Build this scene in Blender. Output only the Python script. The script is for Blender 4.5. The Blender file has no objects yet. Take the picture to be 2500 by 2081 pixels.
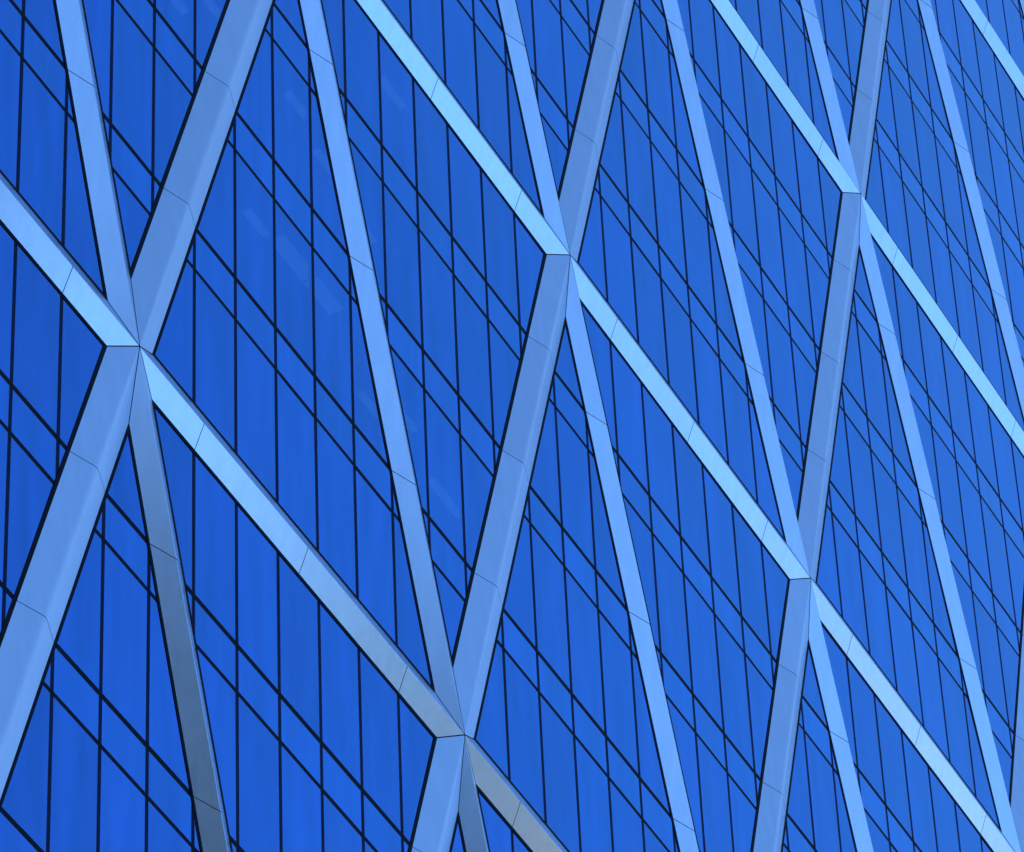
import bpy, bmesh, math, random
from mathutils import Matrix, Vector
random.seed(7)

# ---------------------------------------------------------------- camera
S = 1.4 / 1.5                       # metres per calibration unit
M = 1.4                             # mullion spacing
H = 4.5391784 * S                   # storey height
G = 0.23892                         # spandrel height as a share of the storey
CAM = Vector((-65.423245 * S, -37.264021 * S, 1.65))
ZF0 = 85.136739 * S + 1.65          # height of slab line 0
RIGHT = Vector((0.467140778, -0.883441365, -0.036205624))
DOWN = Vector((0.599503975, 0.346568756, -0.721446520))
FWD = Vector((0.649903437, 0.315311673, 0.691523009))
FPX = 14119.59                      # focal length in pixels of a 2500 px wide frame

scene = bpy.context.scene
cam_data = bpy.data.cameras.new('camera')
cam = bpy.data.objects.new('camera', cam_data)
scene.collection.objects.link(cam)
cam_data.sensor_fit = 'HORIZONTAL'
cam_data.sensor_width = 36.0
cam_data.lens = FPX / 2500.0 * 36.0
cam_data.clip_start = 0.5
cam_data.clip_end = 6000.0
cam.matrix_world = Matrix(((RIGHT.x, -DOWN.x, -FWD.x, CAM.x), (RIGHT.y, -DOWN.y, -FWD.y, CAM.y),
                           (RIGHT.z, -DOWN.z, -FWD.z, CAM.z), (0, 0, 0, 1)))
scene.camera = cam
scene.render.resolution_x, scene.render.resolution_y = 1024, 852

# ---------------------------------------------------------------- sky, sun, exposure
SUN_EL, SUN_AZ = math.radians(19), math.radians(-6)   # azimuth from +Y (behind the tower) towards +X
world = bpy.data.worlds.new('World'); scene.world = world
world.use_nodes = True
wn = world.node_tree.nodes; wl = world.node_tree.links
bg = wn['Background']
sky = wn.new('ShaderNodeTexSky'); sky.sky_type = 'NISHITA'; sky.sun_disc = False
sky.sun_elevation = SUN_EL; sky.sun_rotation = SUN_AZ
sky.altitude = 50; sky.air_density = 1.0; sky.dust_density = 0.5; sky.ozone_density = 5.0
wl.new(sky.outputs[0], bg.inputs[0]); bg.inputs[1].default_value = 0.14
sun_d = bpy.data.lights.new('sun', 'SUN'); sun_d.energy = 3.0; sun_d.angle = math.radians(0.5); sun_d.color = (1, 0.95, 0.88)
sun = bpy.data.objects.new('sun', sun_d); scene.collection.objects.link(sun)
sv = Vector((math.sin(SUN_AZ) * math.cos(SUN_EL), math.cos(SUN_AZ) * math.cos(SUN_EL), math.sin(SUN_EL)))
sun.rotation_euler = sv.to_track_quat('Z', 'Y').to_euler()
sun.location = (0, 0, 200)
vs = scene.view_settings
vs.view_transform = 'Standard'; vs.look = 'None'; vs.gamma = 1.0; vs.use_curve_mapping = False
vs.exposure = 2.20
scene.render.engine = 'CYCLES'
scene.cycles.filter_width = 1.5
scene.cycles.sample_clamp_indirect = 3.0

# ---------------------------------------------------------------- helpers
COL = scene.collection
def link(name, mesh, parent=None, loc=(0, 0, 0)):
    o = bpy.data.objects.new(name, mesh); COL.objects.link(o)
    o.location = loc
    if parent is not None: o.parent = parent
    return o
def tag(o, label=None, cat=None, kind=None, group=None):
    if label: o['label'] = label
    if cat: o['category'] = cat
    if kind: o['kind'] = kind
    if group: o['group'] = group
    return o
class MB:
    def __init__(s): s.v = []; s.f = []; s.m = []; s.sm = []
    def poly(s, pts, mi=0, smooth=False):
        b = len(s.v); s.v += [tuple(p) for p in pts]; s.f.append(tuple(range(b, b + len(pts)))); s.m.append(mi); s.sm.append(smooth)
    def box(s, x0, x1, y0, y1, z0, z1, mi=0):
        b = len(s.v)
        s.v += [(x0, y0, z0), (x1, y0, z0), (x1, y1, z0), (x0, y1, z0), (x0, y0, z1), (x1, y0, z1), (x1, y1, z1), (x0, y1, z1)]
        for q in ((0, 3, 2, 1), (4, 5, 6, 7), (0, 1, 5, 4), (1, 2, 6, 5), (2, 3, 7, 6), (3, 0, 4, 7)):
            s.f.append(tuple(b + i for i in q)); s.m.append(mi); s.sm.append(False)
    def mesh(s, name, *mats):
        me = bpy.data.meshes.new(name); me.from_pydata(s.v, [], s.f)
        for m in mats: me.materials.append(m)
        me.polygons.foreach_set('material_index', s.m); me.polygons.foreach_set('use_smooth', s.sm)
        me.validate(); me.update()
        return me
def project(x, y, z):
    d = Vector((x, y, z)) - CAM
    w = d.dot(FWD)
    return (1250 + FPX * d.dot(RIGHT) / w, 1040.5 + FPX * d.dot(DOWN) / w) if w > 0.1 else None

# ---------------------------------------------------------------- materials
def new_mat(name):
    m = bpy.data.materials.new(name); m.use_nodes = True
    return m, m.node_tree.nodes, m.node_tree.links, m.node_tree.nodes['Principled BSDF']
def ramp(n, l, src, stops):
    r = n.new('ShaderNodeValToRGB')
    r.color_ramp.elements[0].position, r.color_ramp.elements[0].color = stops[0][0], (*stops[0][1], 1)
    r.color_ramp.elements[1].position, r.color_ramp.elements[1].color = stops[-1][0], (*stops[-1][1], 1)
    for p, c in stops[1:-1]:
        e = r.color_ramp.elements.new(p); e.color = (*c, 1)
    l.new(src, r.inputs[0]); return r.outputs[0]
def vmath(n, l, op, a, b):
    v = n.new('ShaderNodeMath'); v.operation = op
    for i, q in enumerate((a, b)):
        if isinstance(q, (int, float)): v.inputs[i].default_value = q
        else: l.new(q, v.inputs[i])
    return v.outputs[0]

def glass_mat(name, tint, edge, rough, var, haze, see=0.0):
    m, n, l, p = new_mat(name)
    geo = n.new('ShaderNodeNewGeometry'); oi = n.new('ShaderNodeObjectInfo')
    mp = n.new('ShaderNodeMapping'); mp.inputs['Scale'].default_value = (2.6, 1, 0.35)
    off = n.new('ShaderNodeVectorMath'); off.operation = 'ADD'
    sh = vmath(n, l, 'MULTIPLY', oi.outputs['Random'], 90.0)
    l.new(geo.outputs['Position'], off.inputs[0]); l.new(sh, off.inputs[1])
    l.new(off.outputs[0], mp.inputs[0])
    streak = n.new('ShaderNodeTexNoise'); streak.inputs['Scale'].default_value = 1.0; streak.inputs['Detail'].default_value = 5
    l.new(mp.outputs[0], streak.inputs['Vector'])
    f1 = vmath(n, l, 'MULTIPLY_ADD', streak.outputs['Fac'], 2 * haze); f1.node.inputs[2].default_value = 1 - haze
    f2 = vmath(n, l, 'MULTIPLY_ADD', oi.outputs['Random'], 2 * var); f2.node.inputs[2].default_value = 1 - var
    f = vmath(n, l, 'MULTIPLY', f1, f2)
    mx = n.new('ShaderNodeVectorMath'); mx.operation = 'SCALE'; mx.inputs[0].default_value = tint
    l.new(f, mx.inputs['Scale']); l.new(mx.outputs[0], p.inputs['Base Color'])
    p.inputs['Metallic'].default_value = 1.0
    p.inputs['Roughness'].default_value = rough
    p.inputs['Specular Tint'].default_value = (*edge, 1)
    p.inputs['Coat Weight'].default_value = 0.30; p.inputs['Coat Roughness'].default_value = 0.03; p.inputs['Coat IOR'].default_value = 1.5
    if see:
        tr = n.new('ShaderNodeBsdfTransparent'); tr.inputs[0].default_value = (0.25, 0.6, 1.0, 1)
        mxs = n.new('ShaderNodeMixShader'); mxs.inputs[0].default_value = see
        out = n['Material Output']
        l.new(p.outputs[0], mxs.inputs[1]); l.new(tr.outputs[0], mxs.inputs[2]); l.new(mxs.outputs[0], out.inputs['Surface'])
    wav = n.new('ShaderNodeTexNoise'); wav.inputs['Scale'].default_value = 0.9; wav.inputs['Detail'].default_value = 1.5
    l.new(geo.outputs['Position'], wav.inputs['Vector'])
    b = n.new('ShaderNodeBump'); b.inputs['Strength'].default_value = 0.05; b.inputs['Distance'].default_value = 0.05
    l.new(wav.outputs['Fac'], b.inputs['Height']); l.new(b.outputs[0], p.inputs['Normal'])
    return m
GLASS = glass_mat('blue_coated_glass', (0.026, 0.108, 0.435), (0.42, 0.80, 1.0), 0.05, 0.10, 0.36, 0.10)
SPAN = glass_mat('blue_spandrel_glass', (0.022, 0.099, 0.398), (0.42, 0.80, 1.0), 0.06, 0.085, 0.36)

def metal_mat():
    m, n, l, p = new_mat('pale_anodised_metal')
    geo = n.new('ShaderNodeNewGeometry'); oi = n.new('ShaderNodeObjectInfo')
    ns = n.new('ShaderNodeTexNoise'); ns.inputs['Scale'].default_value = 1.1; ns.inputs['Detail'].default_value = 6; ns.inputs['Roughness'].default_value = 0.6
    l.new(geo.outputs['Position'], ns.inputs['Vector'])
    f1 = vmath(n, l, 'MULTIPLY_ADD', ns.outputs['Fac'], 0.10); f1.node.inputs[2].default_value = 0.95
    f2 = vmath(n, l, 'MULTIPLY_ADD', oi.outputs['Random'], 0.10); f2.node.inputs[2].default_value = 0.95
    mp = n.new('ShaderNodeMapping'); mp.inputs['Scale'].default_value = (6, 6, 0.5); l.new(geo.outputs['Position'], mp.inputs[0])
    st = n.new('ShaderNodeTexNoise'); st.inputs['Scale'].default_value = 1.0; st.inputs['Detail'].default_value = 4; l.new(mp.outputs[0], st.inputs['Vector'])
    f3 = vmath(n, l, 'MULTIPLY_ADD', st.outputs['Fac'], 0.20); f3.node.inputs[2].default_value = 0.90
    f1 = vmath(n, l, 'MULTIPLY', f1, f3)
    f = vmath(n, l, 'MULTIPLY', f1, f2)
    mx = n.new('ShaderNodeVectorMath'); mx.operation = 'SCALE'; mx.inputs[0].default_value = (0.332, 0.430, 0.545)
    l.new(f, mx.inputs['Scale']); l.new(mx.outputs[0], p.inputs['Base Color'])
    p.inputs['Metallic'].default_value = 1.0
    sp = n.new('ShaderNodeTexNoise'); sp.inputs['Scale'].default_value = 7; sp.inputs['Detail'].default_value = 4
    l.new(geo.outputs['Position'], sp.inputs['Vector'])
    r = vmath(n, l, 'MULTIPLY_ADD', sp.outputs['Fac'], 0.06); r.node.inputs[2].default_value = 0.205
    l.new(r, p.inputs['Roughness'])
    wv = n.new('ShaderNodeTexNoise'); wv.inputs['Scale'].default_value = 0.8; wv.inputs['Detail'].default_value = 1.0
    l.new(geo.outputs['Position'], wv.inputs['Vector'])
    b = n.new('ShaderNodeBump'); b.inputs['Strength'].default_value = 0.10; b.inputs['Distance'].default_value = 0.01
    l.new(wv.outputs['Fac'], b.inputs['Height']); l.new(b.outputs[0], p.inputs['Normal'])
    return m
METAL = metal_mat()
def plain(name, col, rough, scale=3.0, amount=0.25, metallic=0.0, spec=0.5):
    m, n, l, p = new_mat(name)
    geo = n.new('ShaderNodeNewGeometry'); ns = n.new('ShaderNodeTexNoise')
    ns.inputs['Scale'].default_value = scale; ns.inputs['Detail'].default_value = 6
    l.new(geo.outputs['Position'], ns.inputs['Vector'])
    lo = tuple(c * (1 - amount) for c in col); hi = tuple(min(1, c * (1 + amount)) for c in col)
    l.new(ramp(n, l, ns.outputs['Fac'], [(0.3, lo), (0.7, hi)]), p.inputs['Base Color'])
    p.inputs['Roughness'].default_value = rough; p.inputs['Metallic'].default_value = metallic
    p.inputs['Specular IOR Level'].default_value = spec
    return m
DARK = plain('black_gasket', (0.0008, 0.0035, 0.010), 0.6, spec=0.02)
SEAL = plain('navy_sealant', (0.0010, 0.0065, 0.030), 0.6, spec=0.02)
CEIL = plain('ceiling_board', (0.35, 0.36, 0.38), 0.8)
PATCH_GLOW, _n, _l, _p = new_mat('pale_patch_glow')
_p.inputs['Base Color'].default_value = (0.8, 0.8, 0.8, 1); _p.inputs['Emission Color'].default_value = (0.75, 0.9, 1.0, 1); _p.inputs['Emission Strength'].default_value = 0.08  # faint glow added to imitate pale reflected patches in the glass
CORE = plain('dark_core', (0.01, 0.012, 0.018), 0.8)
PAVE = plain('stone_paving', (0.26, 0.26, 0.25), 0.85, 0.4, 0.2)
ASPHALT = plain('asphalt', (0.05, 0.05, 0.052), 0.9, 2.0, 0.3)
LIME = plain('pale_limestone', (0.44, 0.37, 0.25), 0.8, 0.6, 0.15)
BRONZE = plain('grey_glass', (0.08, 0.09, 0.09), 0.5, 1.0, 0.2)

# ---------------------------------------------------------------- ground
g = MB(); g.poly([(-3000, -3000, 0), (3000, -3000, 0), (3000, 3000, 0), (-3000, 3000, 0)])
tag(link('ground', g.mesh('ground', PAVE)), kind='structure')
g = MB(); g.box(-2500, 2500, -30, -16, -0.2, 0.004)
tag(link('road', g.mesh('road', ASPHALT)), kind='structure')

# ---------------------------------------------------------------- blocks across the street, mirrored softly in the fins
def office_block(x0, x1, y0, y1, top, label):
    e = bpy.data.objects.new('office_block', None); COL.objects.link(e); e.location = ((x0 + x1) / 2, (y0 + y1) / 2, 0)
    tag(e, label, 'building')
    hx, hy = (x1 - x0) / 2, (y1 - y0) / 2
    w = MB(); w.box(-hx, hx, -hy, hy, 0, top)
    link('wall', w.mesh('wall', LIME), e)
    fh = 3.9; bd = MB(); d = 0.05
    nx, ny = int(2 * hx / 3.2), int(2 * hy / 3.2)
    for q in range(nx):
        cx = -hx + (q + 0.5) * 2 * hx / nx
        bd.box(cx - 1.0, cx + 1.0, hy - 0.02, hy + d, 0, 2.1); bd.box(cx - 1.0, cx + 1.0, -hy - d, -hy + 0.02, 0, 2.1)
    for q in range(ny):
        cy = -hy + (q + 0.5) * 2 * hy / ny
        bd.box(hx - 0.02, hx + d, cy - 1.0, cy + 1.0, 0, 2.1); bd.box(-hx - d, -hx + 0.02, cy - 1.0, cy + 1.0, 0, 2.1)
    me = bd.mesh('window_band', BRONZE)
    z = 1.2
    while z + 3 < top:
        link('window_band', me, e, (0, 0, z)); z += fh
    r = MB(); r.box(-hx - 0.3, hx + 0.3, -hy - 0.3, hy + 0.3, top, top + 0.8); r.box(-hx * 0.5, hx * 0.4, -hy * 0.5, hy * 0.5, top + 0.8, top + 4)
    link('roof', r.mesh('roof', LIME), e)
    return e
office_block(4, 37, -80, -60, 107, 'pale stone office block opposite the tower, on the road-corner side')
office_block(66, 130, -72, -60, 105, 'wider pale stone office block opposite the tower, further along the road')

# ---------------------------------------------------------------- the tower
I0, I1 = -15, 50                    # mullion indices at the corners
K0, K1 = -18, 19                    # slab lines, top and bottom
XL, XR = I0 * M, I1 * M
ZT, ZB = ZF0 - K0 * H, ZF0 - K1 * H
DEPTH = 42.0
tower = bpy.data.objects.new('glass_tower', None); COL.objects.link(tower)
tower.location = ((XL + XR) / 2, 0, 0); tower.empty_display_size = 2
tag(tower, 'deep blue glass tower clad in a triangular lattice of pale folded metal fins', 'tower')
TL = tower.location.copy()
def part(name, mesh, loc=(0, 0, 0), kind=None):
    o = link(name, mesh, tower, Vector(loc) - TL)
    if kind: o['kind'] = kind
    return o

b = MB(); b.box(XL + 0.1, XR - 0.1, 3.2, DEPTH, 0.0, ZT)
part('core_wall', b.mesh('core_wall', CORE))

JV, JF, JG = 0.104, 0.122, 0.098    # joint widths: vertical, slab line, lower line
PT = 0.024
def zf(k): return ZF0 - k * H
def pane_rect(i, k, span):
    x0, x1 = i * M + JV / 2, (i + 1) * M - JV / 2
    if span: z1, z0 = zf(k) - JF / 2, zf(k + G) + JG / 2
    else: z1, z0 = zf(k + G) - JG / 2, zf(k + 1) + JF / 2
    return x0, x1, z0, z1
def visible(x0, x1, z0, z1, mg=30):
    ps = [project(x, 0, z) for x in (x0, x1) for z in (z0, z1)]
    if any(p is None for p in ps): return 0
    xs = [p[0] for p in ps]; ys = [p[1] for p in ps]
    if max(xs) < -mg or min(xs) > 2500 + mg or max(ys) < -mg or min(ys) > 2081 + mg: return 0
    if not any(-mg < p[0] < 2500 + mg and -mg < p[1] < 2081 + mg for p in ps): return 0.5
    return (max(xs) - min(xs)) * (max(ys) - min(ys))
def pane_mesh(name, w, h, mat):
    m = MB(); c = 0.004; x, z = w / 2, h / 2
    fr = [(-x + c, 0, -z + c), (x - c, 0, -z + c), (x - c, 0, z - c), (-x + c, 0, z - c)]
    md = [(-x, c, -z), (x, c, -z), (x, c, z), (-x, c, z)]
    bk = [(-x, PT, -z), (x, PT, -z), (x, PT, z), (-x, PT, z)]
    m.poly(fr)
    for q in range(4):
        r = (q + 1) % 4
        m.poly([md[q], md[r], fr[r], fr[q]]); m.poly([bk[q], bk[r], md[r], md[q]])
    return m.mesh(name, mat)
rest = MB()
for span, name, mat in ((False, 'glass_pane', GLASS), (True, 'spandrel_pane', SPAN)):
    cand = []
    for i in range(I0, I1):
        for k in range(K0, K1):
            r = pane_rect(i, k, span); a = visible(*r)
            cand.append((a, i, k, r))
    cand.sort(key=lambda c: -c[0])
    x0, x1, z0, z1 = cand[0][3]
    me = pane_mesh(name, x1 - x0, z1 - z0, mat)
    n = 0
    for a, i, k, r in cand:
        x0, x1, z0, z1 = r
        if a > 0 and n < 300:
            n += 1
            o = part(name, me, ((x0 + x1) / 2, 0, (z0 + z1) / 2))
            o.rotation_euler = (math.radians(random.gauss(0, 0.05)), 0, math.radians(random.gauss(0, 0.05)))
        else:
            rest.box(x0, x1, 0, PT, z0, z1, 1 if span else 0)
    print('PANES', name, n)
part('outer_glazing', rest.mesh('outer_glazing', GLASS, SPAN), kind='stuff')

# storeys behind the glass: slab with ceiling, plus added glowing strips imitating pale patches in the panes
sl = MB(); sl.box(XL + 0.1, XR - 0.1, 0.052, 3.2, zf(G) - zf(0) + 0.01, -0.01)
me_slab = sl.mesh('floor_slab', CEIL)
for k in range(K0, K1): part('floor_slab', me_slab, (0, 0, zf(k)))
lt = MB(); lt.box(-0.5, 0.5, -0.2, 0.2, -0.05, 0)
me_strip = lt.mesh('patch_glow_strip', PATCH_GLOW)
rs = random.Random(11)
for i in range(-6, 32):
    for k in range(-10, 6):
        r = pane_rect(i, k, False)
        if visible(*r) < 1: continue
        near = max(0.0, 1 - math.hypot((i - 1.5) / 4.5, (k - 0.4) / 1.9))
        if rs.random() > 1.1 * near: continue
        d = rs.choice((0.36, 0.5, 0.62, 0.85, 1.0))
        o = part('patch_glow_strip', me_strip, ((i + 0.5) * M + 2.06 * d + rs.uniform(-0.3, 0.3), d + 0.05, zf(k + G) - 0.012))
        o.scale = (rs.choice((0.7, 0.9, 1.15)), rs.choice((0.35, 0.7, 1.3)), 1)

# joints: mullions and transoms, set back a little behind the glass
mul = MB(); mul.box(-JV / 2 - 0.01, JV / 2 + 0.01, 0.003, 0.05, ZB, ZT)
me = mul.mesh('mullion', SEAL)
for i in range(I0, I1 + 1): part('mullion', me, (i * M, 0, 0))
for j, nm, wd in ((0, 'slab_transom', JF), (G, 'lower_transom', JG)):
    t = MB()
    t.box(XL, XR, 0.0015, 0.05, -wd / 2 - 0.008, wd / 2 + 0.008)
    me = t.mesh(nm, DARK)
    for k in range(K0, K1 + (1 if j == 0 else 0)): part(nm, me, (0, 0, zf(k + j)))

# other three sides, unseen from the street corner of the photograph
side = MB()
nd = int(DEPTH // M)
for k in range(K0, K1):
    for a, bq, mi in ((zf(k) - 0.045, zf(k + G) + 0.035, 1), (zf(k + G) - 0.035, zf(k + 1) + 0.045, 0)):
        for q in range(nd):
            y0, y1 = q * M + 0.12, (q + 1) * M + 0.04
            side.box(XL + 0.06, XL + 0.1, y0, y1, bq, a, mi); side.box(XR - 0.1, XR - 0.06, y0, y1, bq, a, mi)
        for i in range(I0, I1):
            side.box(i * M + 0.04 + 0.06, (i + 1) * M - 0.04 - 0.06, DEPTH, DEPTH + 0.03, bq, a, mi)
part('side_glazing', side.mesh('side_glazing', GLASS, SPAN), kind='stuff')
t = MB(); t.box(XL - 0.1, XR + 0.1, -0.25, DEPTH + 0.1, ZT, ZT + 1.2)
part('parapet', t.mesh('parapet', METAL))

# ---------------------------------------------------------------- folded metal fins on a triangular lattice
W = G * H / 2                       # half width of a fin
HR = 0.212 * S                       # ridge height above the glass
HB = 0.014                          # edge of a panel above the glass
ALPHA = math.atan2(4 * H, 4 * M)
GAP_J, GAP_N = 0.016, 0.022
def node(i, r): return Vector((i * M, zf(4 * r - 1 + G / 2)))
def cot(a): return 1 / math.tan(a)

class Arm:
    """straight fin between two nodes: u along, v to its left (seen from outside)"""
    def __init__(s, kind):
        s.kind = kind
        if kind == 'h':
            s.u = Vector((1, 0)); s.L = 8 * M
            s.st = (ALPHA, ALPHA); s.en = (ALPHA, ALPHA)                # angles to the neighbour: left, right
            s.joints = [1.5 * M, 4 * M, 6.5 * M]
        else:
            sg = 1 if kind == 'c' else -1
            s.u = Vector((sg * math.cos(ALPHA), math.sin(ALPHA))); s.L = 4 * H / math.sin(ALPHA)
            wide, tight = ALPHA, math.pi - 2 * ALPHA
            s.st = (tight, wide) if sg > 0 else (wide, tight)
            s.en = (wide, tight) if sg > 0 else (tight, wide)
            # running upwards from node k=3.12: slab lines 2, 1, 0 cut the fin
            s.joints = [(1 + G / 2 + q) * H / math.sin(ALPHA) for q in range(3)]
        s.v = Vector((-s.u.y, s.u.x))
    def cut_node(s, t, end, gap):
        th = (s.en if end else s.st)[0 if t >= 0 else 1]
        q = abs(t) * cot(th / 2) + (gap / 2) / math.sin(th / 2)
        return s.L - q if end else q
    def cut_joint(s, t, s0, sgn, gap):
        sl = 0 if s.kind == 'h' else -s.v.y / s.u.y
        return s0 + t * sl + sgn * (gap / 2) / (1 if s.kind == 'h' else abs(s.u.y))
    def pt(s, a, t, h): 
        q = s.u * a + s.v * t
        return (q.x, -h, q.y)
def height(t, r):
    t = abs(t); top = HR - HB
    if t >= r: return HB + top * (1 - t / W)
    return HB + top * (1 - r / W) + (top / W) * (r * r - t * t) / (2 * r)
def profile(r):
    q = [W, W * 0.5 + r * 0.5, r * 1.06, r, r * 0.66, r * 0.33]
    return q + [0.0] + [-x for x in reversed(q)]
def panel_mesh(arm, idx):
    js = arm.joints; n = len(js)
    rr = {'h': 0.012, 'b': 0.018, 'c': 0.07}[arm.kind]
    r0 = 0.012 if idx == 0 else rr; r1 = 0.012 if idx == n else rr
    rows = []
    NS = 6
    pa, pb = profile(r0), profile(r1)
    def top(dh):
        A = []; B = []
        for ta, tb in zip(pa, pb):
            # the tiny step keeps the sign of t on the ridge itself
            sa = arm.cut_node(ta, False, GAP_N) if idx == 0 else arm.cut_joint(ta, js[idx - 1], 1, GAP_J)
            sb = arm.cut_node(tb, True, GAP_N) if idx == n else arm.cut_joint(tb, js[idx], -1, GAP_J)
            A.append((sa, ta, height(ta, r0) - dh)); B.append((sb, tb, height(tb, r1) - dh))
        if idx == 0: A[6] = (max(arm.cut_node(0.001, False, GAP_N), arm.cut_node(-0.001, False, GAP_N)), 0, A[6][2])
        if idx == n: B[6] = (min(arm.cut_node(0.001, True, GAP_N), arm.cut_node(-0.001, True, GAP_N)), 0, B[6][2])
        return A, B
    A, B = top(0); A2, B2 = top(0.012)
    m = MB()
    P = lambda q: arm.pt(*q)
    # front sheet with shared vertices for smooth folding
    base = len(m.v); NP = len(A)
    for j in range(NS + 1):
        f = j / NS
        for q in range(NP):
            a, bb = Vector(A[q]), Vector(B[q]); m.v.append(P(a.lerp(bb, f)))
    for j in range(NS):
        for q in range(NP - 1):
            i00 = base + j * NP + q
            m.f.append((i00, i00 + 1, i00 + NP + 1, i00 + NP)); m.m.append(0); m.sm.append(True)
    for q in range(NP - 1):            # ends, in shade inside the joint
        m.poly([P(A[q]), P(A2[q]), P(A2[q + 1]), P(A[q + 1])]); m.poly([P(B[q]), P(B[q + 1]), P(B2[q + 1]), P(B2[q])])
    for q in (0, NP - 1): m.poly([P(A[q]), P(B[q]), P(B2[q]), P(A2[q])])
    for q in range(NP - 1): m.poly([P(A2[q]), P(B2[q]), P(B2[q + 1]), P(A2[q + 1])])
    me = m.mesh('fin_panel', METAL)
    bm = bmesh.new(); bm.from_mesh(me); bm.normal_update()
    # make the front sheet face outward (-Y)
    fl = [f for f in bm.faces if f.smooth and f.normal.y > 0]
    if fl: bmesh.ops.reverse_faces(bm, faces=fl)
    bm.to_mesh(me); bm.free(); me.update()
    return me
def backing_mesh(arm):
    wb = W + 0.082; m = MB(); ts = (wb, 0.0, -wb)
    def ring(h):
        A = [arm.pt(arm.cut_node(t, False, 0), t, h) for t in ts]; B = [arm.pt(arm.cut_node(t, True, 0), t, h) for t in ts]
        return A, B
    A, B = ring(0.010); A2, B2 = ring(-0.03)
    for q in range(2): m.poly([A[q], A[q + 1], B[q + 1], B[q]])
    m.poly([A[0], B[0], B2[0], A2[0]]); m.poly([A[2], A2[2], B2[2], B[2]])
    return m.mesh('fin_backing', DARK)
ARMS = {k: Arm(k) for k in 'hbc'}
PANELS = {k: [panel_mesh(a, q) for q in range(4)] for k, a in ARMS.items()}
BACK = {k: backing_mesh(a) for k, a in ARMS.items()}
NAME = {'h': 'horizontal_fin', 'b': 'diagonal_fin', 'c': 'diagonal_fin'}
far = MB(); nvis = 0
def add_far(me, off, mi):
    b0 = len(far.v); far.v += [(v.co.x + off.x, v.co.y, v.co.z + off.y) for v in me.vertices]
    for p in me.polygons: far.f.append(tuple(b0 + q for q in p.vertices)); far.m.append(mi); far.sm.append(p.use_smooth)
for r in range(-4, 5):
    for nidx in range(-3, 7):
        i = (1.5 if r % 2 == 0 else 5.5) + 8 * nidx
        for kind, di, dr in (('h', 8, 0), ('c', 4, -1), ('b', -4, -1)):
            e = i + di
            if not (I0 + 0.4 <= i <= I1 - 0.4 and I0 + 0.4 <= e <= I1 - 0.4) or r + dr < -4: continue
            p0, p1 = node(i, r), node(e, r + dr)
            vis = False
            for q in range(41):
                s_ = p0.lerp(p1, q / 40); pr = project(s_.x, 0, s_.y)
                if pr and -90 < pr[0] < 2590 and -90 < pr[1] < 2171: vis = True
            if vis:
                nvis += 1
                fin = part(NAME[kind], BACK[kind], (p0.x, 0, p0.y))
                for q in range(4):
                    o = link('fin_panel', PANELS[kind][q], fin)
            else:
                add_far(BACK[kind], p0, 1)
                for q in range(4): add_far(PANELS[kind][q], p0, 0)
part('outer_fin_lattice', far.mesh('outer_fin_lattice', METAL, DARK), kind='stuff')
print('FINS', nvis)
